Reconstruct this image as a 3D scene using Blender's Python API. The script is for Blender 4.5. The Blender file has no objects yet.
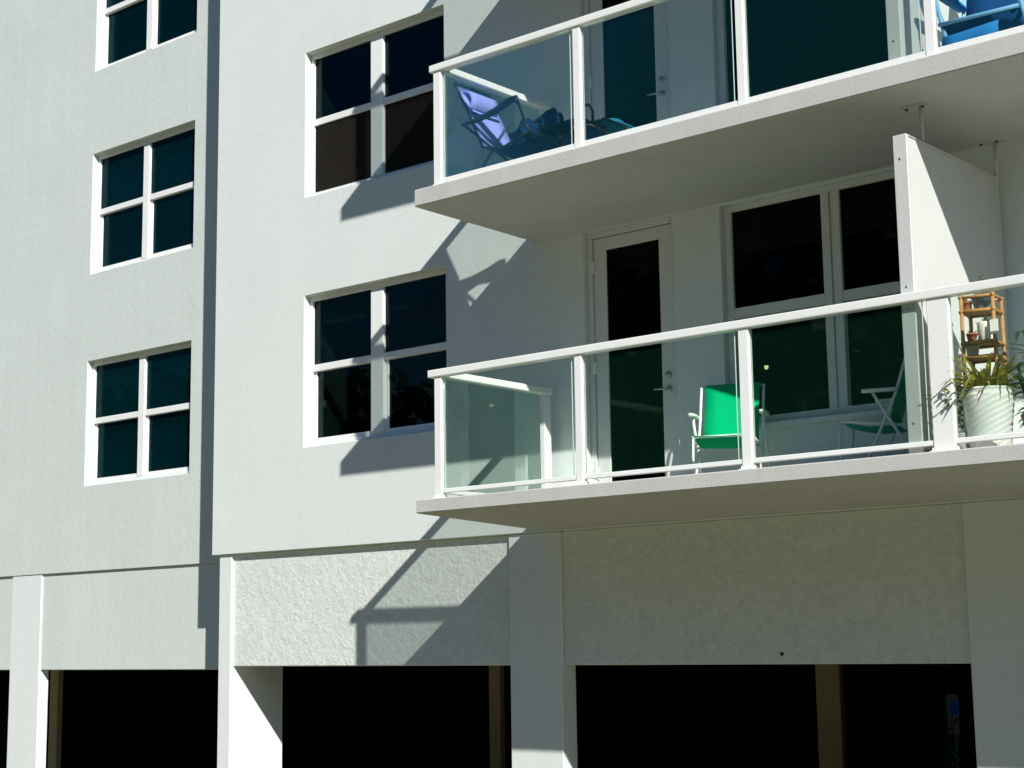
import bpy, bmesh, math, random
from mathutils import Vector, Matrix
random.seed(7)
S = bpy.context.scene
COL = S.collection
R = math.radians
GZ = -2.45                      # ground level; the eye point is z = 0

# ------------------------------------------------------------------ camera, sky, sun, exposure
cam = bpy.data.cameras.new('camera')
cam.sensor_width = 36; cam.lens = 1639.93 * 36 / 1024; cam.clip_end = 5000; cam.clip_start = .05
co = bpy.data.objects.new('camera', cam); COL.objects.link(co); S.camera = co
def cam_axes(yaw, pit, rol):
    cy, sy = math.cos(yaw), math.sin(yaw)
    B = Matrix(((1,0,0),(0,0,-1),(0,1,0)))
    W = Matrix(((cy,-sy,0),(sy,cy,0),(0,0,1)))
    c, s = math.cos(pit), math.sin(pit); P = Matrix(((1,0,0),(0,c,s),(0,-s,c)))
    c, s = math.cos(rol), math.sin(rol); Q = Matrix(((c,-s,0),(s,c,0),(0,0,1)))
    return Q @ P @ B @ W.transposed()
A = cam_axes(.70563727, .15824427, -.01416747)
rt, dn, fw = A[0], A[1], A[2]
co.matrix_world = Matrix(((rt[0],-dn[0],-fw[0],0),(rt[1],-dn[1],-fw[1],-11.66),(rt[2],-dn[2],-fw[2],0),(0,0,0,1)))

SUN = Vector((1.607, -1.0, 1.21)).normalized()
w = bpy.data.worlds.new('World'); S.world = w; w.use_nodes = True
nt = w.node_tree; bg = nt.nodes['Background']; sky = nt.nodes.new('ShaderNodeTexSky')
sky.sky_type = 'NISHITA'; sky.sun_disc = False
sky.sun_elevation = math.asin(SUN.z); sky.sun_rotation = math.atan2(SUN.x, SUN.y)
sky.air_density = 1.0; sky.dust_density = .25; sky.ozone_density = 3.0
hs = nt.nodes.new('ShaderNodeHueSaturation'); hs.inputs['Saturation'].default_value = 1.45
nt.links.new(sky.outputs[0], hs.inputs['Color']); nt.links.new(hs.outputs[0], bg.inputs[0]); bg.inputs[1].default_value = .055
sl = bpy.data.lights.new('sun', 'SUN'); sl.energy = 5.0; sl.angle = R(.53); sl.color = (1, .97, .915)
so = bpy.data.objects.new('sun', sl); COL.objects.link(so)
so.rotation_euler = SUN.to_track_quat('Z', 'Y').to_euler()
S.view_settings.view_transform = 'Standard'; S.view_settings.look = 'None'
S.view_settings.exposure = .29; S.view_settings.gamma = 1; S.view_settings.use_curve_mapping = False
S.cycles.max_bounces = 8; S.cycles.transparent_max_bounces = 24; S.cycles.diffuse_bounces = 4

# ------------------------------------------------------------------ materials
def mat(name, col, rough=.6, spec=.3, mottle=0, mscale=1.5, streak=0, distort=0, crevice=0, bump=0, bscale=60, bdist=.01, stretch=None, metal=0, fine=0, col2=None, aniso=None):
    m = bpy.data.materials.new(name); m.use_nodes = True
    n = m.node_tree.nodes; l = m.node_tree.links; b = n['Principled BSDF']
    b.inputs['Base Color'].default_value = (*col, 1); b.inputs['Roughness'].default_value = rough
    b.inputs['Specular IOR Level'].default_value = spec; b.inputs['Metallic'].default_value = metal
    tc = n.new('ShaderNodeTexCoord')
    def noise(scale, vec=(1,1,1), detail=4, rough_=.55, dis=0):
        mp = n.new('ShaderNodeMapping'); mp.inputs['Scale'].default_value = vec
        l.new(tc.outputs['Object'], mp.inputs['Vector'])
        t = n.new('ShaderNodeTexNoise'); t.inputs['Scale'].default_value = scale
        t.inputs['Detail'].default_value = detail; t.inputs['Distortion'].default_value = dis; t.inputs['Roughness'].default_value = rough_
        l.new(mp.outputs[0], t.inputs['Vector']); return t.outputs['Fac']
    cur = None
    def mixin(fac_sock, amount, dark):
        nonlocal cur
        r = n.new('ShaderNodeMapRange'); r.inputs['From Min'].default_value = .3; r.inputs['From Max'].default_value = .7
        r.inputs['To Min'].default_value = max(0, -amount); r.inputs['To Max'].default_value = max(0, amount)
        l.new(fac_sock, r.inputs['Value'])
        x = n.new('ShaderNodeMix'); x.data_type = 'RGBA'
        l.new(r.outputs[0], x.inputs['Factor'])
        if cur is None: x.inputs['A'].default_value = (*col, 1)
        else: l.new(cur, x.inputs['A'])
        x.inputs['B'].default_value = (*dark, 1); cur = x.outputs['Result']
    dk = col2 or tuple(c * .72 for c in col)
    if mottle: mixin(noise(mscale), mottle, dk)
    if streak: mixin(noise(3.0, (2.2, 2.2, .12), 5), streak, tuple(c * .8 for c in col))
    if fine: mixin(noise(90, (1,1,1), 3), fine, tuple(c * .7 for c in col))
    if crevice: mixin(noise(bscale, stretch or (1,1,1), 4, .6, distort), -crevice, tuple(c * .55 for c in col))  # relief shade painted as darker colour in the hollows
    if cur is not None: l.new(cur, b.inputs['Base Color'])
    if bump:
        bp = n.new('ShaderNodeBump'); bp.inputs['Strength'].default_value = bump; bp.inputs['Distance'].default_value = bdist
        h = noise(bscale, stretch or (1,1,1), 4, .6, distort); l.new(h, bp.inputs['Height'])
        l.new(bp.outputs[0], b.inputs['Normal'])
    return m
def glass(name, tint, k, rough=.01, ior=1.45, veil=None):
    m = bpy.data.materials.new(name); m.use_nodes = True
    n = m.node_tree.nodes; l = m.node_tree.links; n.remove(n['Principled BSDF'])
    t = n.new('ShaderNodeBsdfTransparent'); t.inputs[0].default_value = (*tint, 1)
    g = n.new('ShaderNodeBsdfGlossy'); g.inputs['Roughness'].default_value = rough; g.inputs[0].default_value = (.9, .98, .95, 1)
    f = n.new('ShaderNodeFresnel'); f.inputs[0].default_value = ior
    mu = n.new('ShaderNodeMath'); mu.operation = 'MULTIPLY'; mu.inputs[1].default_value = k; l.new(f.outputs[0], mu.inputs[0])
    x = n.new('ShaderNodeMixShader'); l.new(mu.outputs[0], x.inputs[0]); l.new(t.outputs[0], x.inputs[1]); l.new(g.outputs[0], x.inputs[2])
    out = x.outputs[0]
    if veil:                                     # diffuse colour standing in for a reflected veil on the pane
        d = n.new('ShaderNodeBsdfDiffuse'); d.inputs[0].default_value = (*veil[1], 1)
        y = n.new('ShaderNodeMixShader'); y.inputs[0].default_value = veil[0]; l.new(out, y.inputs[1]); l.new(d.outputs[0], y.inputs[2]); out = y.outputs[0]
    l.new(out, n['Material Output'].inputs[0]); return m
M = {}
M['stucco'] = mat('painted_stucco', (.735, .78, .752), .8, .2, mottle=.16, mscale=.9, streak=.10, bump=.2, bscale=16, bdist=.012, fine=.05)
M['stucco_old'] = mat('weathered_stucco', (.645, .695, .668), .8, .2, mottle=.22, mscale=1.1, streak=.24, bump=.26, bscale=14, bdist=.014, fine=.06)
M['rough'] = mat('trowelled_stucco', (.765, .80, .765), .8, .2, mottle=.15, mscale=2.2, bump=.5, bscale=12, bdist=.022, stretch=(1.1, 1, 1.2), distort=.9, crevice=.38)
M['column'] = mat('painted_column', (.74, .78, .765), .75, .2, mottle=.12, mscale=1.2, streak=.15, bump=.2, bscale=22, bdist=.008)
M['slab'] = mat('painted_concrete', (.56, .56, .535), .8, .2, mottle=.3, mscale=3, fine=.18, bump=.35, bscale=40, bdist=.006)
M['white'] = mat('white_aluminium', (.84, .85, .825), .42, .4, mottle=.08, mscale=6, fine=.04)
M['panel'] = mat('white_panel_paint', (.58, .595, .575), .55, .35, mottle=.1, mscale=2.5, streak=.14)
M['door'] = mat('door_paint', (.70, .71, .68), .5, .35, mottle=.08, mscale=3)
M['metal'] = mat('dull_steel', (.42, .43, .42), .4, .5, metal=.8, fine=.2)
M['dark_metal'] = mat('dark_hardware', (.05, .05, .05), .5, .4)
M['rail_glass'] = glass('balcony_glass', (.958, .99, .973), .36, veil=(.010, (.06, .48, .30)))
M['win_glass'] = glass('window_glass', (.24, .30, .30), .24)
M['teal_glass'] = glass('teal_film_glass', (.20, .30, .32), .16, veil=(.026, (.0, .30, .38)))
M['screen'] = mat('insect_screen', (.016, .0135, .0105), .9, .1, fine=.3, mottle=.4, mscale=4)
M['blind'] = mat('roller_blind', (.66, .74, .74), .8, .1)
M['teal_blind'] = mat('teal_blind', (.10, .62, .72), .8, .1)
M['interior'] = mat('interior_dark', (.045, .045, .042), .9, .1, mottle=.3)
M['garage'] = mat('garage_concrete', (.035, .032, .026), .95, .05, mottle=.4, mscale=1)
M['garage_col'] = mat('garage_column_paint', (.52, .44, .27), .8, .2, mottle=.3, mscale=2)
M['ground'] = mat('driveway_asphalt', (.225, .212, .13), .9, .2, mottle=.4, mscale=.4, fine=.2, bump=.3, bscale=30)
M['green'] = mat('green_sling', (.0, .42, .16), .8, .03, fine=.12, bump=.2, bscale=300, bdist=.001)
M['green_dark'] = mat('dark_green_sling', (.01, .30, .15), .7, .15, fine=.12, bump=.2, bscale=300, bdist=.001)
M['violet'] = mat('violet_blue_sling', (.30, .34, .82), .7, .15, fine=.1)
M['navy'] = mat('navy_fabric', (.012, .035, .11), .85, .1, fine=.2)
M['navy_blue'] = mat('deep_blue_fabric', (.008, .06, .20), .8, .1, fine=.15)  # blue chair fabric with its shade put into the colour
M['teal_fab'] = mat('teal_fabric', (.01, .16, .24), .8, .1, fine=.15)
M['navy_tube'] = mat('black_steel_tube', (.004, .005, .011), .4, .5)
M['blue_pl'] = mat('blue_resin', (.06, .32, .72), .45, .4, mottle=.1, mscale=5)
M['bamboo'] = mat('bamboo', (.46, .24, .075), .55, .3, mottle=.5, mscale=14, col2=(.22, .10, .03))
M['basket'] = mat('white_ribbed_ceramic', (.82, .82, .77), .5, .3, mottle=.12, mscale=6)
M['pot_blue'] = mat('blue_grey_ceramic', (.16, .23, .28), .35, .5, mottle=.3, mscale=12)
M['pot_white'] = mat('cream_ceramic', (.80, .79, .66), .4, .4)
M['pot_grey'] = mat('pale_grey_ceramic', (.55, .54, .52), .5, .3, mottle=.2, mscale=10)
M['terra'] = mat('terracotta', (.36, .13, .06), .8, .2, mottle=.4, mscale=12)
M['leaf_y'] = mat('yellow_green_leaf', (.38, .34, .08), .5, .35, mottle=.7, mscale=9, col2=(.09, .13, .02))
M['leaf_d'] = mat('dark_green_leaf', (.018, .055, .022), .4, .4, mottle=.6, mscale=8, col2=(.05, .09, .03))
M['leaf_v'] = mat('vine_leaf', (.06, .10, .025), .5, .3, mottle=.5, mscale=20, col2=(.14, .17, .04))
M['soil'] = mat('potting_soil', (.03, .02, .012), .95, .05)
M['blue_sign'] = mat('blue_panel_paint', (.06, .36, .75), .5, .3)
M['fence'] = mat('dark_stained_boards', (.006, .006, .005), .95, .02, mottle=.5, mscale=4)
M['paper'] = mat('white_card', (.82, .80, .74), .7, .2)
M['dry'] = mat('dry_vine', (.42, .34, .14), .8, .1, mottle=.6, mscale=20, col2=(.10, .09, .03))
M['edge'] = mat('glass_edge', (.55, .72, .64), .3, .5)
M['blue_fab'] = mat('bright_blue_fabric', (.03, .24, .62), .75, .1, fine=.1)
M['blue_tube'] = mat('light_blue_tube', (.22, .50, .80), .45, .4)
M['pink'] = mat('pink_petal', (.70, .32, .34), .6, .2)

for k, c, f in (('leaf_y', (.46, .42, .06), .5), ('leaf_v', (.20, .26, .05), .4), ('leaf_d', (.04, .10, .03), .25)):
    nt_ = M[k].node_tree; tr = nt_.nodes.new('ShaderNodeBsdfTranslucent'); tr.inputs[0].default_value = (*c, 1)
    mx = nt_.nodes.new('ShaderNodeMixShader'); mx.inputs[0].default_value = f; out = nt_.nodes['Material Output']
    nt_.links.new(nt_.nodes['Principled BSDF'].outputs[0], mx.inputs[1]); nt_.links.new(tr.outputs[0], mx.inputs[2]); nt_.links.new(mx.outputs[0], out.inputs[0])

# ------------------------------------------------------------------ mesh helpers
class MB:
    def __init__(s): s.v = []; s.f = []; s.sm = []
    def add(s, vs, fs, smooth=False):
        o = len(s.v); s.v += [tuple(v) for v in vs]
        for f in fs: s.f.append([i + o for i in f]); s.sm.append(smooth)
        return s
    def box(s, x0, x1, y0, y1, z0, z1):
        return s.hexa([(x0,y0,z0),(x1,y0,z0),(x1,y1,z0),(x0,y1,z0),(x0,y0,z1),(x1,y0,z1),(x1,y1,z1),(x0,y1,z1)])
    def hexa(s, v):
        return s.add(v, [(0,3,2,1),(4,5,6,7),(0,1,5,4),(1,2,6,5),(2,3,7,6),(3,0,4,7)])
    def tube(s, pts, r, n=8, cap=True):
        pts = [Vector(p) for p in pts]; rs = r if isinstance(r, (list, tuple)) else [r] * len(pts)
        rings = []; up = None
        for i, p in enumerate(pts):
            d = (pts[min(i+1, len(pts)-1)] - pts[max(i-1, 0)]).normalized()
            if up is None: up = Vector((0,0,1)) if abs(d.z) < .9 else Vector((1,0,0))
            a = d.cross(up).normalized(); b = a.cross(d).normalized(); up = b
            rings.append([p + (a*math.cos(2*math.pi*k/n) + b*math.sin(2*math.pi*k/n)) * rs[i] for k in range(n)])
        vs = [q for g in rings for q in g]; fs = []
        for i in range(len(pts)-1):
            for k in range(n): fs.append((i*n+k, i*n+(k+1)%n, (i+1)*n+(k+1)%n, (i+1)*n+k))
        if cap: fs += [tuple(range(n))[::-1], tuple(range((len(pts)-1)*n, len(pts)*n))]
        return s.add(vs, fs, True)
    def lathe(s, prof, c=(0,0,0), n=24, sx=1, sy=1):
        vs = []; fs = []
        for (r, z) in prof:
            for k in range(n): vs.append((c[0]+sx*r*math.cos(2*math.pi*k/n), c[1]+sy*r*math.sin(2*math.pi*k/n), c[2]+z))
        for i in range(len(prof)-1):
            for k in range(n): fs.append((i*n+k, i*n+(k+1)%n, (i+1)*n+(k+1)%n, (i+1)*n+k))
        fs += [tuple(range(n))[::-1], tuple(range((len(prof)-1)*n, len(prof)*n))]
        return s.add(vs, fs, True)
    def sheet(s, rows, th):                      # rows of points -> cloth sheet with thickness th
        nr, nc = len(rows), len(rows[0]); P = [[Vector(p) for p in r] for r in rows]
        N = [[None]*nc for _ in range(nr)]
        for i in range(nr):
            for j in range(nc):
                a = P[min(i+1,nr-1)][j] - P[max(i-1,0)][j]; b = P[i][min(j+1,nc-1)] - P[i][max(j-1,0)]
                N[i][j] = a.cross(b).normalized()
        vs = [P[i][j] + N[i][j]*th/2 for i in range(nr) for j in range(nc)] + [P[i][j] - N[i][j]*th/2 for i in range(nr) for j in range(nc)]
        o = nr*nc; fs = []
        for i in range(nr-1):
            for j in range(nc-1):
                q = (i*nc+j, i*nc+j+1, (i+1)*nc+j+1, (i+1)*nc+j); fs.append(q); fs.append(tuple(x+o for x in q[::-1]))
        edge = [j for j in range(nc)] + [i*nc+nc-1 for i in range(1,nr)] + [(nr-1)*nc+j for j in range(nc-2,-1,-1)] + [i*nc for i in range(nr-2,0,-1)]
        for a, b in zip(edge, edge[1:]+edge[:1]): fs.append((b, a, a+o, b+o))
        return s.add(vs, fs, True)
    def leaf(s, base, d, length, width, droop=.5, nseg=6, side=None, th=.0):
        base = Vector(base); d = Vector(d).normalized(); side = side or d.cross(Vector((0,0,1)))
        if side.length < .05: side = Vector((1,0,0))
        side = side.normalized(); p = base.copy(); vs = []
        for i in range(nseg+1):
            t = i/nseg; wd = width*(math.sin(math.pi*min(1, .12+t*.88))**.7)*(1 if i < nseg else .05)
            nrm = side.cross(d)
            vs += [p - side*wd/2, p - nrm*wd*.16, p + side*wd/2]
            d = (d + Vector((0,0,-droop/nseg*(.4+1.4*t)))).normalized(); p = p + d*length/nseg
        fs = []
        for i in range(nseg):
            for k in range(2): fs.append((i*3+k, i*3+k+1, i*3+k+4, i*3+k+3))
        return s.add(vs, fs, True)
    def build(s, name, m, parent=None, bevel=0, loc=None, seg=1):
        me = bpy.data.meshes.new(name); me.from_pydata(s.v, [], s.f); me.update()
        for p, q in zip(me.polygons, s.sm): p.use_smooth = q
        me.materials.append(m)
        o = bpy.data.objects.new(name, me); COL.objects.link(o)
        if parent is not None:
            o.parent = parent
            if parent.get('world_parts'): o.location = -parent.location
        if loc: o.location = loc
        if bevel:
            b = o.modifiers.new('bevel', 'BEVEL'); b.width = bevel; b.segments = seg; b.limit_method = 'ANGLE'; b.angle_limit = R(40)
        return o
def tag(o, label=None, cat=None, group=None, kind=None):
    for k, v in (('label', label), ('category', cat), ('group', group), ('kind', kind)):
        if v: o[k] = v
    return o
def empty(name, loc, rz=0):
    o = bpy.data.objects.new(name, None); COL.objects.link(o); o.location = loc; o.rotation_euler = (0, 0, rz); o.empty_display_size = .2
    return o
def copy_tree(o, parent=None):
    c = o.copy(); COL.objects.link(c); c.parent = parent
    for ch in [q for q in COL.objects if q.parent == o]: copy_tree(ch, c)
    return c
def bx(*a): return MB().box(*a)

def wall_mesh(x0, x1, z0, z1, y0, y1, openings):
    """a wall slab with rectangular openings, one watertight mesh"""
    xs = sorted({x0, x1, *[o[0] for o in openings], *[o[1] for o in openings]})
    zs = sorted({z0, z1, *[o[2] for o in openings], *[o[3] for o in openings]})
    xs = [x for x in xs if x0 <= x <= x1]; zs = [z for z in zs if z0 <= z <= z1]
    V = {}; vs = []; fs = []
    def vid(x, y, z):
        k = (x, y, z)
        if k not in V: V[k] = len(vs); vs.append(k)
        return V[k]
    def solid(i, j):
        if i < 0 or j < 0 or i >= len(xs)-1 or j >= len(zs)-1: return False
        cx, cz = (xs[i]+xs[i+1])/2, (zs[j]+zs[j+1])/2
        return not any(o[0] < cx < o[1] and o[2] < cz < o[3] for o in openings)
    for i in range(len(xs)-1):
        for j in range(len(zs)-1):
            if not solid(i, j): continue
            a, b, c, d = xs[i], xs[i+1], zs[j], zs[j+1]
            fs.append((vid(a,y0,c), vid(b,y0,c), vid(b,y0,d), vid(a,y0,d)))
            fs.append((vid(a,y1,d), vid(b,y1,d), vid(b,y1,c), vid(a,y1,c)))
            if not solid(i-1, j): fs.append((vid(a,y1,c), vid(a,y0,c), vid(a,y0,d), vid(a,y1,d)))
            if not solid(i+1, j): fs.append((vid(b,y0,c), vid(b,y1,c), vid(b,y1,d), vid(b,y0,d)))
            if not solid(i, j-1): fs.append((vid(a,y1,c), vid(b,y1,c), vid(b,y0,c), vid(a,y0,c)))
            if not solid(i, j+1): fs.append((vid(a,y0,d), vid(b,y0,d), vid(b,y1,d), vid(a,y1,d)))
    return MB().add(vs, fs)

# ------------------------------------------------------------------ ground
g = bx(-1500, 1500, -1500, 1500, GZ-.4, GZ).build('ground', M['ground']); tag(g, kind='structure')

# far treeline across the street, seen only mirrored in the window glass
mb = MB(); rnd = random.Random(21)
for i in range(1500):
    x = rnd.uniform(-170, 70); h = 19 + 3.0*math.sin(x*.11) + 2.2*math.sin(x*.37+1) + 1.2*math.sin(x*.9)
    cr = rnd.uniform(1.6, 3.2); cc = Vector((x, -52 + rnd.uniform(-3, 3), GZ + (h - cr)*rnd.uniform(.02, 1)))
    for q in range(60):
        d_ = Vector((rnd.gauss(0,1), rnd.gauss(0,1), rnd.gauss(0,.8))).normalized()*cr*rnd.uniform(.55, 1.05); r_ = rnd.uniform(.35, .85)
        n_ = Vector((rnd.uniform(-1,1), rnd.uniform(-1,1), rnd.uniform(-.6,1))).normalized(); a_ = n_.orthogonal().normalized(); b_ = n_.cross(a_)
        mb.add([cc + d_ + (a_*math.cos(t)*.6 + b_*math.sin(t))*r_ for t in (0, 1.57, 3.14, 4.71)], [(0,1,2,3)])
tl = mb.build('treeline', M['leaf_d']); tag(tl, kind='stuff')

# ------------------------------------------------------------------ the apartment building
BL = empty('apartment_building', (-10, 0, GZ)); BL['world_parts'] = 1
tag(BL, 'white stuccoed apartment building with glass fronted balconies over an open ground floor garage', 'building')
XA, XR, TOP = -14.32, -.6, 12.2
PITCH = 2.72
winA = [(-12.84, -10.78, 2.10 + PITCH*k, 3.73 + PITCH*k) for k in (0, 1, 2)]
YB = .62
winB = [(-17.63, -15.53, 2.08 + 2.755*k, 3.685 + 2.76*k) for k in (0, 1, 2)]
FL = [1.226, 3.925, 6.625]                                        # balcony floor levels
doors = [(-9.05, -8.05, FL[0], 3.76), (-9.03, -8.03, FL[1], 3.76 + 2.73), (-9.03, -8.03, FL[2], 3.76 + 2*2.72)]
bigs = [(-7.55, -5.42, 1.80, 3.735), (-7.55, -5.42, 4.56, 6.46), (-7.55, -5.42, 7.28, 9.18)]
opA = winA + doors + bigs
wallA = wall_mesh(XA, XR, 1.03, TOP, 0, .64, opA).build('wall', M['stucco'], BL, bevel=.006)
wallB = wall_mesh(-27, XA - .001, .997, TOP, YB, .95, winB).build('wall', M['stucco_old'], BL, bevel=.006)
wallB['label'] = 'set back streaked stucco wall left of the balconies'
# rooms behind the windows and the roof
mb = MB()
for z in (1.06, 3.80, 6.52, 9.25): mb.box(-27, XR, .97, 6, z, z + .12)
mb.box(-27, XR, 6.01, 6.2, 1.03, TOP)
for x in (-27.2, -14.3, -9.9, -5.0, XR): mb.box(x, x + .12, .975, 6, 1.19, TOP - .02)
mb.build('interior', M['interior'], BL)
bx(-27.3, XR + .3, -.06, 6.4, TOP + .003, TOP + .25).build('roof', M['slab'], BL)
# ground floor: beams, columns, the dark garage
for x0, x1, y, zb, zt in ((-14.017, -10.03, .066, -.18, 1.029), (-9.415, -5.49, .066, -.18, 1.029), (-18.52, XA - .01, YB+.03, -.225, .996), (-27, -19.19, YB+.03, -.225, .996)):
    bx(x0, x1, y, y + .26, zb, zt).build('beam', M['rough'] if x0 > -15 else M['stucco_old'], BL, bevel=.008)
for x0, x1, y0, y1, zt in ((-14.224, -14.017, .030, .787, 1.028), (-10.03, -9.415, .028, .235, 1.028), (-5.49, -2.6, .030, .4, 1.028), (-19.19, -18.52, YB+.010, YB+.16, .995)):
    bx(x0, x1, y0, y1, GZ, zt).build('column', M['column'], BL, bevel=.008)
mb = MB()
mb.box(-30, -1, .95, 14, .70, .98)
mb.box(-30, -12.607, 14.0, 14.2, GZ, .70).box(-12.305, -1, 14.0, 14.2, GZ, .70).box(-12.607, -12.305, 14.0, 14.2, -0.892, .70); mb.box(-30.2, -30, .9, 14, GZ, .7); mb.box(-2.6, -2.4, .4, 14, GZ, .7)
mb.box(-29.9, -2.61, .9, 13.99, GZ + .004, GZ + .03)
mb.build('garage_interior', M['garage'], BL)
for x0, x1, y in ((-14.68, -14.48, 5), (-9.72, -9.41, 5), (-21.05, -20.85, 2.5)):
    bx(x0, x1, y, y + .10, GZ + .03, .699).build('garage_column', M['garage_col'], BL, bevel=.01)

MB().tube([(-7.139, .067, -0.097), (-7.139, .0625, -0.097)], .018, 10).build('anchor_hole', M['dark_metal'], BL)  # small dark disc for a stain on the beam
# --- windows: frame mesh with panes, sashes, screens below it
def window(o, yf, screen=False, blind_or_sky=None, bm='blind', gl='win_glass', mw=.09):
    x0, x1, z0, z1 = o; xm = (x0 + x1)/2 - .01; zm = z0 + (z1 - z0)*.522; e = .002
    f = yf + .085; b = yf + .19
    mb = MB()
    mb.box(x0+e, x0+.04, f, b, z0+e, z1-e).box(x1-.04, x1-e, f, b, z0+e, z1-e)
    mb.box(x0+.04, x1-.04, f, b, z1-.05, z1-e).box(x0+.04, x1-.04, f, b, z0+e, z0+.055)
    mb.box(xm-mw, xm+mw, f-.006, b, z0+.055, z1-.05)
    w_ = mb.build('window', M['white'], BL, bevel=.004)
    for a, c in ((x0+.04, xm-mw), (xm+mw, x1-.04)):
        mb = MB()                                                # lower sash
        mb.box(a, a+.035, f+.035, f+.075, z0+.056, zm-.04).box(c-.035, c, f+.035, f+.075, z0+.056, zm-.04)
        mb.box(a+.035, c-.035, f+.035, f+.075, z0+.056, z0+.10)
        mb.build('sash', M['white'], w_, bevel=.003)
        bx(a, c, f+.004, f+.074, zm-.04, zm+.035).build('meeting_rail', M['white'], w_, bevel=.004)
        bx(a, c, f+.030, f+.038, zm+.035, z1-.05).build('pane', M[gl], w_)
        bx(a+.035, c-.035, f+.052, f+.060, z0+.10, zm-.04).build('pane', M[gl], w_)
        if screen: bx(a+.012, c-.012, f+.022, f+.026, z0+.07, zm-.042).build('insect_screen', M['screen'], w_)
    if blind_or_sky: bx(x0+.06, x1-(.45 if bm == 'blind' else .06), f+.13, f+.134, blind_or_sky, z1-.06).build('blind', M[bm], w_)
    return w_
for k, o in enumerate(winA): window(o, 0, screen=(k == 1), blind_or_sky=3.43 if k == 0 else None)
for k, o in enumerate(winB): window(o, YB, blind_or_sky=(2.16, 5.62, None)[k], bm='teal_blind', gl='teal_glass', mw=.06)  # teal sheets added behind these panes stand in for mirrored sky

def balcony_door(o):
    x0, x1, z0, z1 = o; e = .002
    mb = MB(); f = .055
    mb.box(x0+e, x0+.055, f, f+.13, z0, z1-e).box(x1-.055, x1-e, f, f+.13, z0, z1-e).box(x0+.055, x1-.055, f, f+.13, z1-.06, z1-e)
    fr = mb.build('door_frame', M['door'], BL, bevel=.004)
    a, c, t, q = x0+.062, x1-.062, z1-.068, z0+.015; gx0, gx1, gz0, gz1 = x0+.205, x1-.205, z0+.19, z1-.185
    f += .02
    mb = MB().box(a, gx0, f, f+.045, q, t).box(gx1, c, f, f+.045, q, t).box(gx0, gx1, f, f+.045, gz1, t).box(gx0, gx1, f, f+.045, q, gz0)
    lf = mb.build('door_leaf', M['door'], fr, bevel=.004)
    bx(gx0, gx1, f+.012, f+.028, gz0, gz1).build('door_glass', M['win_glass'], fr)
    for hz in (z0+.3, (z0+z1)/2, z1-.33): bx(x0+.045, x0+.075, f-.028, f-.001, hz-.055, hz+.055).build('hinge', M['white'], fr, bevel=.005)
    hx = gx1 + .075; hz = z0 + .98
    mb = MB().tube([(hx, f, hz), (hx, f-.05, hz)], .012, 10).tube([(hx, f-.05, hz), (hx-.13, f-.055, hz+.005)], [.010, .008], 10)
    mb.tube([(hx, f-.001, hz), (hx, f-.012, hz)], .03, 14)
    mb.build('handle', M['metal'], fr)
    MB().tube([(hx, f-.001, hz+.13), (hx, f-.02, hz+.13)], .028, 14).build('deadbolt', M['metal'], fr)
for d in doors: balcony_door(d)

def picture_window(o, split):
    x0, x1, z0, z1 = o; e = .002; f = .06; b = .17
    mb = MB().box(x0+e, x0+.07, f, b, z0+e, z1-e).box(x1-.07, x1-e, f, b, z0+e, z1-e).box(x0+.07, x1-.07, f, b, z1-.06, z1-e).box(x0+.07, x1-.07, f, b, z0+e, z0+.07)
    xs = [(x0+.07, x1-.07)]
    if split:
        mb.box(-6.60, -6.525, f, b, z0+.07, z1-.06).box(-6.507, -6.43, f, b, z0+.07, z1-.06).box(-6.525, -6.507, f+.02, b, z0+.07, z1-.06)
        xs = [(x0+.07, -6.60), (-6.43, x1-.07)]
    wd = mb.build('picture_window', M['door'], BL, bevel=.004)
    for a, c in xs:
        if split:
            bx(a, c, f+.005, f+.09, 2.735, 2.825).build('meeting_rail', M['door'], wd, bevel=.004)
            bx(a, c, f+.03, f+.038, 2.825, z1-.06).build('pane', M['win_glass'], wd)
            bx(a, c, f+.06, f+.068, z0+.07, 2.735).build('pane', M['win_glass'], wd)
        else: bx(a, c, f+.04, f+.048, z0+.07, z1-.06).build('pane', M['win_glass'], wd)
    bx(x0-.03, x1+.03, -.035, .058, z0-.05, z0).build('sill', M['column'], wd, bevel=.006)
for k, o in enumerate(bigs): picture_window(o, k == 0)

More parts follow.
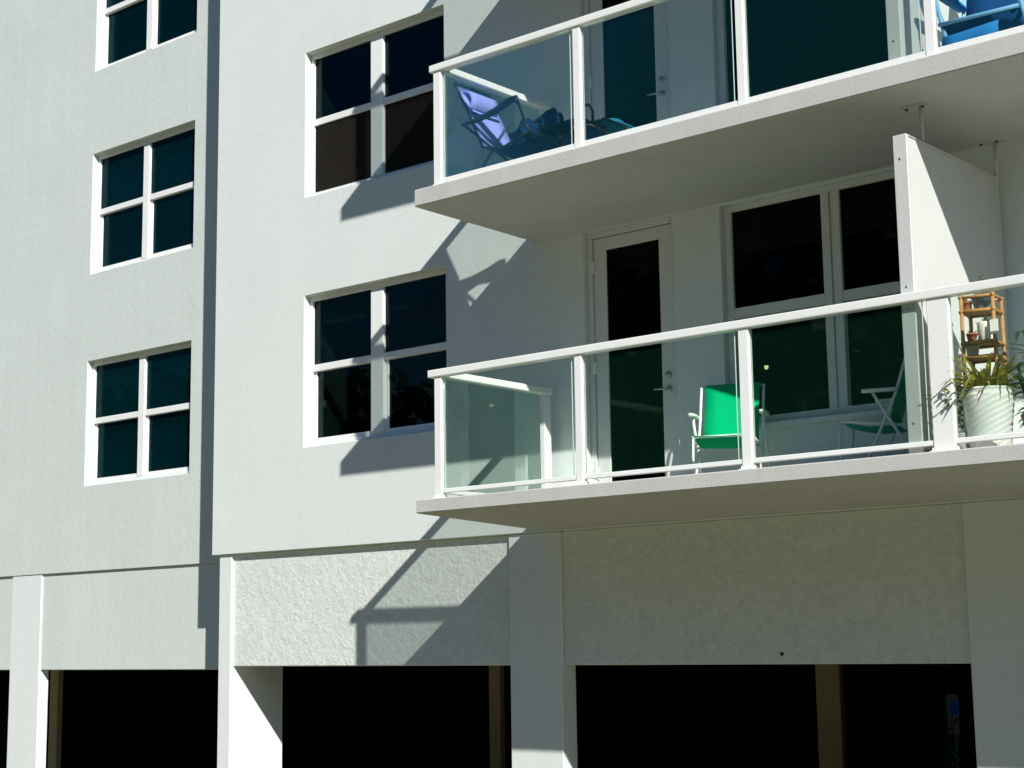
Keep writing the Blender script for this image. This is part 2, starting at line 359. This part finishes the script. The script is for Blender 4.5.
# --- balconies: slab with handrails, posts, glass panels, brackets, divider panel
SX0, SX1, SY = -9.59, -1.2, -1.68
def balcony(fl, zf, zw, post_x, ht, rx, bz, dtop):
    mb = MB().hexa([(SX0,SY,zf),(SX1,SY,zf),(SX1,-.002,zw),(SX0,-.002,zw),(SX0,SY,fl),(SX1,SY,fl),(SX1,-.002,fl),(SX0,-.002,fl)])
    sl_ = mb.build('balcony', M['slab'], BL, bevel=.008)
    ry0, ry1 = SY + .062, SY + .148; yc = SY + .106; px = rx + .065; b0_, b1_ = bz
    bx(rx, SX1, ry0, ry1, ht-.064, ht).build('handrail', M['white'], sl_, bevel=.008, seg=2)
    bx(px-.005, px+.075, ry1+.002, -.09, ht-.064, ht-.003).build('handrail', M['white'], sl_, bevel=.008, seg=2)
    bx(px, SX1, yc-.022, yc+.02, b0_, b1_).build('bottom_rail', M['white'], sl_, bevel=.004)
    bx(px+.015, px+.055, yc+.03, -.20, b0_, b1_).build('bottom_rail', M['white'], sl_, bevel=.004)
    xs = sorted(post_x)
    for x, wd in xs:
        bx(x, x+wd, yc-.028, yc+.028, fl+.012, ht-.0625).build('post', M['white'], sl_, bevel=.004)
        mb = MB().box(x-.022, x+wd+.022, yc-.048, yc+.042, fl+.001, fl+.012)
        mb.box(x-.012, x-.001, yc-.03, yc+.03, fl+.012, fl+.034).box(x+wd+.001, x+wd+.012, yc-.03, yc+.03, fl+.012, fl+.034)
        mb.build('post_foot', M['white'], sl_, bevel=.003)
    bx(px, px+.06, -.198, -.105, fl+.004, ht-.065).build('post', M['white'], sl_, bevel=.004)
    for (x, wd), (x2, w2) in zip(xs, xs[1:] + [(SX1, 0)]):
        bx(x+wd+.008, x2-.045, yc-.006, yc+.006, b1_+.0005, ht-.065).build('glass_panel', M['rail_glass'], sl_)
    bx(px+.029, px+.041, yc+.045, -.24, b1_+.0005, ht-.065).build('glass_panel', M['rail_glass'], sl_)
    for x, wd in xs[1:]:                                          # slim edge trim of the neighbouring panel
        bx(x-.0445, x-.041, yc-.0061, yc+.0061, b1_+.0005, ht-.065).build('panel_edge', M['edge'], sl_)
    # divider between the two flats
    dx0, dx1, dt = -5.101, -4.995, dtop
    dv = bx(dx0+.012, dx1-.010, -1.525, -.04, fl+.04, dt-.012).build('divider_panel', M['panel'], sl_, bevel=.004)
    mb = MB().box(dx0, dx1, -1.56, -1.525, fl+.003, dt).box(dx0, dx1, -1.5249, -.04, dt-.0119, dt).box(dx0+.02, dx1-.03, -.039, -.004, fl+.003, dt+.03)
    mb.build('panel_frame', M['panel'], dv, bevel=.005)
    ceil = zf + 2.659 - .012
    for y, xo in ((-1.22, 0), (-.06, .03)):
        mb = MB().tube([(-5.04+xo, y, dt+.001), (-5.04+xo, y, ceil)], .014, 10).box(-5.17+xo, -5.00+xo, y-.03, y+.03, ceil-.012, ceil+.03)
        mb.build('support_rod', M['panel'], dv)
        for px_ in (-5.145+xo, -5.02+xo): MB().tube([(px_, y-.01, ceil-.012), (px_, y-.01, ceil-.024)], .012, 8).build('bolt', M['dark_metal'], dv)
    for z in (fl+.22, fl+1.0, fl+1.16, dt-.17):
        MB().tube([(-5.048, -1.5605, z), (-5.048, -1.566, z)], .008, 8).build('screw', M['metal'], dv)
    return sl_
b0 = balcony(FL[0], 1.112, 1.038, [(-9.440,.078),(-7.923,.072),(-6.393,.085),(-4.896,.155),(-3.4,.08),(-1.9,.08)], 2.330, -9.505, (1.274,1.310), 3.462)
b1 = balcony(FL[1], 3.773, 3.752, [(-9.428,.085),(-7.874,.075),(-6.317,.070),(-4.795,.070),(-3.4,.08),(-1.9,.08)], 5.038, -9.467, (3.950,3.998), 6.15)
b2 = balcony(FL[2], 6.475, 6.45, [(-9.428,.085),(-7.874,.075),(-6.317,.070),(-4.795,.070),(-3.4,.08),(-1.9,.08)], 7.738, -9.467, (6.650,6.698), 8.85)
b0['label'] = 'lower balcony slab'; b1['label'] = 'upper balcony slab'
# ------------------------------------------------------------------ chairs on the lower balcony
def lawn_chair(loc, rz, fab, label):
    c = empty('folding_chair', loc, rz); W = .262
    tag(c, label, 'chair', 'green folding chairs on the lower balcony')
    for s in (-1, 1):
        MB().tube([(s*W, -.16, 0), (s*W, .00, .34), (s*W, .12, .60), (s*W, .21, .88)], .0115, 10).build('side_tube', M['white'], c)
        MB().tube([(s*(W+.026), .28, 0), (s*(W+.026), .12, .30), (s*(W+.026), -.05, .60)], .0115, 10).build('leg', M['white'], c)
        pr = [(-.13,.014),(-.10,.026),(-.02,.031),(.09,.026),(.14,.016)]
        MB().sheet([[(s*(W+.03)-wd, y, .615), (s*(W+.03)+wd, y, .615)] for y, wd in pr], .024).build('armrest', M['white'], c)
        MB().tube([(s*(W-.025), -.30, .40), (s*(W-.025), -.33, .20), (s*(W-.025), -.29, .0)], .010, 8).build('leg', M['white'], c)
    mb = MB().tube([(-W+.025, -.30, .405), (W-.025, -.30, .405)], .011, 10)
    for s in (-1, 1): mb.tube([(s*(W-.025), -.31, .405), (s*(W-.025), .16, .35)], .011, 10)
    mb.build('seat_frame', M['white'], c)
    MB().tube([(-W, .215, .88), (W, .215, .88)], .0115, 10).build('top_tube', M[fab], c)
    MB().tube([(-W-.026, .25, .045), (W+.026, .25, .045)], .010, 8).build('stretcher', M['white'], c)
    MB().tube([(-W+.025, -.31, .09), (W-.025, -.31, .09)], .010, 8).build('stretcher', M['white'], c)
    rows = []
    for i in range(7):
        t = i/6; sag = .035*math.sin(math.pi*t)
        rows.append([(x*(W-.03), -.315 + .43*t, .415 - .05*t - sag - .012*(1-x*x)) for x in (-1, -.5, 0, .5, 1)])
    MB().sheet(rows, .006).build('seat', M[fab], c)
    rows = []
    for i in range(8):
        t = i/7
        rows.append([(x*(W-.035), .06 + .152*t + .02*math.sin(math.pi*t)*(1-x*x), .40 + .50*t) for x in (-1, -.5, 0, .5, 1)])
    MB().sheet(rows, .006).build('backrest', M[fab], c)
    return c
lawn_chair((-7.27, -.40, FL[0]), R(22), 'green', 'bright green folding chair with white frame, its back half in sun, facing the street')
lawn_chair((-5.84, -.42, FL[0]), R(-72), 'green_dark', 'shaded dark green folding chair seen side on before the divider panel')

# ------------------------------------------------------------------ reclining lounge chair on the upper balcony
def recliner():
    c = empty('reclining_chair', (-8.82, -1.09, FL[1]), 0)
    tag(c, 'violet and navy sling recliner with black frame beside the upper balcony corner post', 'chair')
    W = .235
    def strip(name, prof, m, w=W-.010, sag=.02):
        rows = []
        for i, (x, z) in enumerate(prof):
            rows.append([(x, -y*w, z - sag*(1-y*y)*math.sin(math.pi*i/(len(prof)-1))) for y in (-1, -.5, 0, .5, 1)])
        return MB().sheet(rows, .007).build(name, m, c)
    strip('backrest', [(-.28, .36), (-.36, .54), (-.45, .73), (-.53, .88), (-.60, 1.01)], M['violet'])
    strip('seat', [(-.29, .36), (-.10, .31), (.08, .32), (.22, .38)], M['navy'], sag=.05)  # seat and footrest: shade put into the colour of the violet sling
    strip('footrest', [(.23, .38), (.45, .30), (.70, .27), (.86, .30)], M['navy'])
    mb = MB()
    rows = [[(-.525 + dx, y*.17, .86 + dz) for y in (-1, -.6, 0, .6, 1)] for dx, dz in ((.0, -.09), (.055, -.07), (.065, 0), (.04, .06), (-.03, .09))]
    mb.sheet(rows, .03).build('headrest', M['violet'], c)
    MB().box(-.465, -.44, -.18, .18, .71, .74).build('headrest_strap', M['navy'], c, bevel=.005)
    for s in (-1, 1):
        y = s*W
        MB().tube([(-.61, y, 1.02), (-.45, y, .72), (-.28, y, .36), (-.05, y, .31), (.24, y, .39)], .013, 8).build('side_tube', M['navy_tube'], c)
        MB().tube([(.22, y*.96, .38), (.55, y*.96, .28), (.88, y*.96, .31)], .012, 8).build('side_tube', M['navy_tube'], c)
        MB().tube([(-.50, y*1.05, .02), (-.42, y*1.05, 0.015), (.02, y*1.05, .50)], .012, 8).build('leg', M['navy_tube'], c)
        MB().tube([(.28, y*1.08, .015), (.20, y*1.08, .015), (-.48, y*1.08, .60)], .012, 8).build('leg', M['navy_tube'], c)
        pts = [(-.50, y*1.1, .605), (-.32, y*1.1, .61), (-.10, y*1.1, .65), (.05, y*1.1, .70), (.12, y*1.1, .71), (.15, y*1.1, .65)]
        MB().tube(pts, [.014, .024, .032, .034, .028, .014], 10).build('armrest', M['navy_tube'], c)
        MB().tube([(.14, y*1.1, .68), (.22, y*1.05, .46), (.29, y, .33)], .010, 8).build('arm_strut', M['navy_tube'], c)
    rows = [[(x, W*1.1 + .004*math.sin(20*x), z - .11*t*(1 + .3*math.sin(9*x))) for x, z in ((-.47,.60),(-.32,.605),(-.18,.63),(-.06,.65),(.10,.68))] for t in (0, .33, .66, 1)]
    MB().sheet(rows, .012).build('side_pocket', M['navy'], c)  # flap added to fill out the recliner's shadow on the wall
    MB().tube([(-.61, -W, 1.02), (-.615, 0, 1.03), (-.61, W, 1.02)], .012, 8).build('top_tube', M['navy_tube'], c)
    MB().tube([(.88, -W*.96, .31), (.885, W*.96, .31)], .012, 8).build('foot_tube', M['navy_tube'], c)
recliner()
# folded towel / bag lying on the recliner, and cushion near the door
def lump(name, loc, sx, sy, sz, m, label, cat, seed):
    rnd = random.Random(seed); bm = bmesh.new(); bmesh.ops.create_icosphere(bm, subdivisions=3, radius=1)
    for v in bm.verts:
        p = v.co; k = 1 + .13*math.sin(5*p.x + seed) + .11*math.sin(6*p.y + 2*seed) + .08*math.sin(9*p.z + p.x*4)
        v.co = Vector((p.x*sx*k, p.y*sy*k, max(p.z, -.55)*sz*k))
    me = bpy.data.meshes.new(name); bm.to_mesh(me); bm.free()
    for q in me.polygons: q.use_smooth = True
    me.materials.append(m); o = bpy.data.objects.new(name, me); COL.objects.link(o); o.location = loc
    return tag(o, label, cat)
lump('beach_bag', (-8.72, -1.12, FL[1]+.40), .17, .16, .15, M['navy'], 'dark navy bag slumped on the seat of the recliner', 'bag', 2)
bag = lump('beach_bag', (-8.46, -1.15, FL[1]+.40), .09, .10, .20, M['navy'], 'pointed dark blue bundle on the recliner footrest', 'bag', 5)
# dark slatted folding table at the foot of the recliner
ft = empty('folding_table', (-8.22, -1.18, FL[1]))
tag(ft, 'small black slatted folding table behind the second post of the upper balcony', 'table')
mb = MB()
for i in range(6): mb.box(-.24, .24, -.2 + i*.068, -.155 + i*.068, .36, .375)
mb.box(-.22, -.19, -.2, .19, .345, .359).box(.19, .22, -.2, .19, .345, .359); mb.build('tabletop', M['navy_tube'], ft)
for s in (-1, 1):
    MB().tube([(-.21, s*.17, 0), (.19, s*.17, .345)], .011, 8).build('leg', M['navy_tube'], ft)
    MB().tube([(.21, s*.145, 0), (-.19, s*.145, .345)], .011, 8).build('leg', M['navy_tube'], ft)
MB().tube([(.2, -.17, .38), (.22, -.17, .46), (.25, -.1, .50), (.22, .0, .48), (.20, .02, .38)], .012, 8).build('carry_handle', M['navy_tube'], ft)
# teal beach chair folded low near the door
tc_ = empty('sling_seat', (-7.98, -.85, FL[1]))
tag(tc_, 'low dark teal sling seat in front of the upper balcony door', 'chair')
rows = []
for i in range(7):
    t = i/6
    rows.append([(-.30 + .36*t + .02*y, -.24*y, .30 + .30*math.sin(math.pi*(.12 + .6*t))*(1-.25*abs(y)) - .10) for y in (-1, -.5, 0, .5, 1)])
MB().sheet(rows, .008).build('sling', M['teal_fab'], tc_)
rows = [[(.06 + .20*t, -.24*y, .43 - .12*t - .03*abs(y)) for y in (-1, -.5, 0, .5, 1)] for t in (0, .33, .66, 1)]
MB().sheet(rows, .008).build('sling', M['teal_fab'], tc_)
for s in (-1, 1):
    MB().tube([(-.30, s*.25, 0.01), (-.28, s*.25, .30), (.04, s*.25, .42), (.26, s*.25, .29), (.27, s*.25, .01)], .011, 8).build('side_tube', M['navy_tube'], tc_)
MB().tube([(-.30, -.25, .03), (-.30, .25, .03)], .010, 8).build('stretcher', M['navy_tube'], tc_)
MB().tube([(.27, -.25, .03), (.27, .25, .03)], .010, 8).build('stretcher', M['navy_tube'], tc_)

# ------------------------------------------------------------------ blue beach chair, upper balcony right
bc = empty('beach_chair', (-4.52, -1.12, FL[1]), R(3))
tag(bc, 'bright blue sling beach chair with light blue tubes on the upper balcony', 'chair')
for s_ in (-1, 1):
    x = s_*.285
    MB().tube([(x-.03, -.24, .56), (x+.07, -.20, .02)], .016, 10).build('leg', M['blue_tube'], bc)
    MB().tube([(x, .30, .02), (x, -.22, .40)], .014, 10).build('leg', M['blue_tube'], bc)
    MB().tube([(x, -.02, .24), (x, .22, .52), (x, .34, .95)], .014, 10).build('side_tube', M['blue_tube'], bc)
    MB().sheet([[(x-wd, y, .57), (x+wd, y, .57)] for y, wd in ((-.30,.03),(-.24,.05),(0,.045),(.22,.03))], .026).build('armrest', M['blue_fab'], bc)
MB().tube([(-.285, -.25, .315), (.285, -.25, .315)], .015, 10).build('front_tube', M['blue_tube'], bc)
rows = [[(x*.27, -.24 + .46*t, .30 - .09*t - .07*math.sin(math.pi*t)) for x in (-1, -.4, .2, 1)] for t in (0, .2, .4, .6, .8, 1)]
MB().sheet(rows, .01).build('seat', M['navy_blue'], bc)
rows = [[(x*.27, .16 + .17*t, .20 + .74*t) for x in (-1, -.4, .2, 1)] for t in (0, .3, .6, 1)]
MB().sheet(rows, .01).build('backrest', M['navy_blue'], bc)
rows = []
for i in range(5):
    t = i/4; rows.append([(x, -.262 - .02*math.sin(3*t) - .012*math.sin(9*x + 2*t), .315 - .10 - .115*t + .05*(x+.26)) for x in (-.26, -.16, -.06, .04, .15)])
MB().sheet(rows, .012).build('front_flap', M['blue_fab'], bc)

# ------------------------------------------------------------------ plants at the right end of the lower balcony
ps = empty('plant_stand', (-4.685, -1.20, FL[0]), R(8))
tag(ps, 'tiered bamboo plant stand crowded with small pots against the white divider', 'plant stand')
for x, y in ((-.11,-.10),(.11,-.10),(-.11,.10),(.11,.10)):
    MB().tube([(x*1.05, y, 0), (x, y, .5), (x*.98, y, 1.09)], .014, 8).build('leg', M['bamboo'], ps)
for z in (.30, .66, .76, .98):
    mb = MB()
    for i in range(5): mb.box(-.10, .10, -.10+i*.044, -.068+i*.044, z, z+.012)
    mb.build('shelf', M['bamboo'], ps, bevel=.003)
for z in (.29, .655, .755, .975, 1.075):
    mb = MB()
    for y in (-.10, .10): mb.tube([(-.125, y, z), (.125, y, z)], .011, 8)
    for x in (-.11, .11): mb.tube([(x, -.115, z), (x, .115, z)], .011, 8)
    mb.build('crossbar', M['bamboo'], ps)
def on_stand(x, y, z):
    a = R(8); return (-4.685 + x*.85*math.cos(a) - y*math.sin(a), -1.20 + x*math.sin(a) + y*math.cos(a), FL[0] + z)
def pot(name, loc, r0, r1, h, m, label, cat, rim=True):
    o = empty(name, loc); tag(o, label, cat, 'pots on the bamboo stand')
    prof = [(r0*.9, 0), (r0, .006), (r1, h-.012)] + ([(r1*1.06, h-.012), (r1*1.06, h)] if rim else [(r1, h)]) + [(r1*.9, h), (r1*.86, h-.02)]
    MB().lathe(prof, n=20).build('pot', m, o); MB().lathe([(r1*.86, h-.025), (r1*.1, h-.018)], n=14).build('soil', M['soil'], o)
    return o
def sprig(o, z, n, ln, m, seed, wd=.02, droop=.6, up=1.2):
    rnd = random.Random(seed); mb = MB()
    for i in range(n):
        a = rnd.uniform(0, 6.28); mb.leaf((0, 0, z), (math.cos(a), math.sin(a), rnd.uniform(.4, up)), ln*rnd.uniform(.6, 1.15), wd*rnd.uniform(.7, 1.3), droop)
    return mb.build('foliage', m, o)
p = pot('flower_pot', on_stand(.01, 0, .992), .055, .075, .10, M['pot_blue'], 'blue grey pot with a thin sprig on the top shelf of the bamboo stand', 'pot')
mb = MB().tube([(0,0,.09),(.005,-.005,.16),(-.005,0,.24)], .004, 6)
for i in range(9):
    a = i*2.4; mb.leaf((0, 0, .13+i*.013), (math.cos(a), math.sin(a), .7), .035, .016, .3, 3)
mb.build('foliage', M['leaf_v'], p)
p = pot('flower_pot', on_stand(-.095, -.07, .99), .022, .03, .06, M['terra'], 'tiny terracotta pot at the left end of the top shelf of the bamboo stand', 'pot'); sprig(p, .05, 9, .06, M['leaf_v'], 3, .012)
p = pot('flower_pot', on_stand(.03, -.02, .772), .05, .058, .13, M['pot_white'], 'cream cylinder pot on the middle shelf of the bamboo stand', 'pot', False); sprig(p, .12, 8, .10, M['leaf_y'], 4, .02)
p = pot('flower_pot', on_stand(-.08, -.03, .672), .038, .045, .075, M['pot_grey'], 'pale grey pot low at the left side of the bamboo stand', 'pot'); sprig(p, .07, 12, .11, M['leaf_v'], 5, .016)
p = pot('flower_pot', on_stand(-.075, -.04, .772), .028, .036, .06, M['terra'], 'small terracotta pot on the middle shelf of the bamboo stand', 'pot'); sprig(p, .05, 8, .07, M['leaf_v'], 6, .014)
c1 = MB().hexa([(-.05,-.004,0),(.05,-.004,0),(.05,.004,0),(-.05,.004,0),(-.05,.03,.16),(.05,.03,.16),(.05,.038,.16),(-.05,.038,.16)]).build('card', M['paper'], loc=on_stand(.02, .05, .773)); tag(c1, 'white card leaning behind the cream pot on the bamboo stand', 'card')
c2 = MB().box(-.028, .028, -.003, .003, 0, .10).build('plant_tag', M['paper'], loc=on_stand(.13, -.117, .80)); tag(c2, 'white plant tag on the right leg of the bamboo stand', 'tag')

# white ribbed planter with a bromeliad
pl = empty('ribbed_planter', (-4.585, -1.41, FL[0]), 0)
tag(pl, 'large white planter with slanting ribs holding a yellow green strappy plant', 'planter')
vs = []; fs = []; n = 140; prof = [(.105, 0), (.115, .015), (.125, .10), (.133, .20), (.138, .30), (.140, .385), (.146, .40)]
NZ = 40
for i in range(NZ+1):
    t = i/NZ; z = .40*t; r = .125 + .045*t
    for k in range(n):
        a = 2*math.pi*k/n; rib = .009*abs(math.sin(a*6 - z*78))**.6 if .03 < t < .95 else 0
        vs.append(((r + rib)*math.cos(a), (r + rib)*math.sin(a), z))
for i in range(NZ):
    for k in range(n): fs.append((i*n+k, i*n+(k+1)%n, (i+1)*n+(k+1)%n, (i+1)*n+k))
fs.append(tuple(range(n))[::-1])
MB().add(vs, fs, True).lathe([(.166, .396), (.172, .398), (.172, .412), (.15, .412), (.145, .33)], n=40).build('pot', M['basket'], pl)
MB().lathe([(.145, .36), (.02, .37)], n=24).build('soil', M['soil'], pl)
rnd = random.Random(11); mb = MB()
for i in range(150):
    a = rnd.uniform(0, 6.28); e = rnd.uniform(.6, 3.6); r = rnd.uniform(0, .09)
    mb.leaf((r*math.cos(a), r*math.sin(a), .36), (math.cos(a), math.sin(a), e), rnd.uniform(.14, .40), rnd.uniform(.016, .034), rnd.uniform(.8, 2.2), 7)
mb.build('foliage', M['leaf_y'], pl)
# trailing vine at the left of the planter
tv = empty('trailing_vine', (-4.76, -1.47, FL[0]), 0)
tag(tv, 'small leaved vine trailing down left of the ribbed planter', 'plant')
mb = MB(); ml = MB(); rnd = random.Random(5)
MB().lathe([(.04,0),(.045,.01),(.055,.12),(.058,.125),(.05,.125),(.045,.1)], n=16).build('pot', M['pot_grey'], tv)
for q in range(9):
    a = rnd.uniform(0, 6.28); pts = [Vector((.03*math.cos(a), .03*math.sin(a), .12))]; d = Vector((.2*math.cos(a), .2*math.sin(a), 1.5))
    for i in range(12):
        d += Vector((rnd.uniform(-.3,.3), rnd.uniform(-.3,.3), rnd.uniform(-.22,.08))); pts.append(pts[-1] + d.normalized()*.028)
    mb.tube(pts, .0022, 5)
    for pnt in pts[2:]:
        for _ in range(2): ml.leaf(pnt, (rnd.uniform(-1,1), rnd.uniform(-1,1), rnd.uniform(-.5,.6)), rnd.uniform(.024,.044), rnd.uniform(.016,.026), .4, 3)
mb.build('stem', M['dry'], tv); ml.build('foliage', M['leaf_v'], tv)
# dark leafy plants at the frame edge
def leafy(loc, label, seed, n, h, m, lw, ll):
    o = empty('leafy_plant', loc); tag(o, label, 'plant', 'dark plants right of the bamboo stand')
    MB().lathe([(.08,0),(.085,.01),(.11,.20),(.118,.20),(.118,.22),(.10,.22),(.09,.18)], n=20).build('pot', M['terra'], o)
    rnd = random.Random(seed); ms = MB(); mf = MB()
    for q in range(n):
        a = rnd.uniform(0, 6.28); d = Vector((math.cos(a)*.22, math.sin(a)*.22, 1)); p_ = Vector((.04*math.cos(a), .04*math.sin(a), .18)); pts = [p_]
        k = int(h*rnd.uniform(.6, 1)/.07)
        for i in range(k):
            d = (d + Vector((rnd.uniform(-.12,.12), rnd.uniform(-.12,.12), 0))).normalized(); pts.append(pts[-1] + d*.07)
            b = rnd.uniform(0, 6.28); mf.leaf(pts[-1], (math.cos(b), math.sin(b), rnd.uniform(.1,.9)), ll*rnd.uniform(.6,1.2), lw*rnd.uniform(.7,1.2), rnd.uniform(.6,1.4), 5)
        ms.tube(pts, .005, 6)
    ms.build('stem', M['leaf_v'], o); mf.build('foliage', m, o)
    return o
leafy((-4.40, -.95, FL[0]), 'tall dark green plant with long drooping leaves right of the bamboo stand', 3, 16, .85, M['leaf_d'], .04, .26)
leafy((-4.26, -1.36, FL[0]), 'low bushy plant with mixed leaves at the right edge beside the ribbed planter', 8, 22, .48, M['leaf_v'], .035, .13)

# ------------------------------------------------------------------ garage contents glimpsed in the dark
sg = empty('blue_sign', (-13.154, 15.6, GZ))
tag(sg, 'small blue panel on a thin post behind the slit in the garage back wall', 'sign')
bx(-0.082, 0.082, -.015, 0, -1.305 - GZ, -1.066 - GZ).build('panel', M['blue_sign'], sg, bevel=.004)
MB().tube([(0, .014, 0), (0, .014, -1.066 - GZ)], .014, 8).build('post', M['garage_col'], sg)
vn = empty('dry_climber', (-13.134, 15.48, GZ)); tag(vn, 'dry yellowish climber winding below the blue panel behind the garage', 'plant')
rnd = random.Random(9); mb = MB(); ml = MB(); pts = []
for i in range(24): pts.append((.06*math.sin(i*.9), .04*math.cos(i*.9), i*(-1.305 - GZ)/24))
mb.tube(pts, .009, 6).build('stem', M['dry'], vn)
for pnt in pts:
    for _ in range(5): ml.leaf(pnt, (rnd.uniform(-1,1), rnd.uniform(-1,1), rnd.uniform(-.4,.8)), rnd.uniform(.05,.11), .04, .5, 3)
ml.build('foliage', M['dry'], vn)

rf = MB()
for i in range(40): rf.box(-16.5 + i*.15, -16.5 + i*.15 + .14, 16.2, 16.225, GZ, 1.6)  # boards added to block bright ground and sky behind the slot
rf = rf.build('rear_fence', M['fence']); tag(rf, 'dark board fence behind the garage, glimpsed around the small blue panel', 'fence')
# small lit lamp inside the flat, seen through the big window
em = bpy.data.materials.new('lit_bulb'); em.use_nodes = True; bb = em.node_tree.nodes['Principled BSDF']
bb.inputs['Emission Color'].default_value = (1, .72, .35, 1); bb.inputs['Emission Strength'].default_value = 9
lp = empty('pendant_lamp', (-7.755, 1.0, 3.80))
tag(lp, 'small lit warm lamp hanging inside behind the large lower window', 'lamp')
MB().tube([(0,0,-1.28),(0,0,-.0)], .006, 6).build('cord', M['dark_metal'], lp)
MB().lathe([(.02,-1.27),(.075,-1.33),(.078,-1.335),(.022,-1.278)], n=20).build('shade', M['dark_metal'], lp)
MB().lathe([(.010,-1.30),(.02,-1.325),(.021,-1.338),(.012,-1.355),(.003,-1.36)], n=16).build('bulb', em, lp)
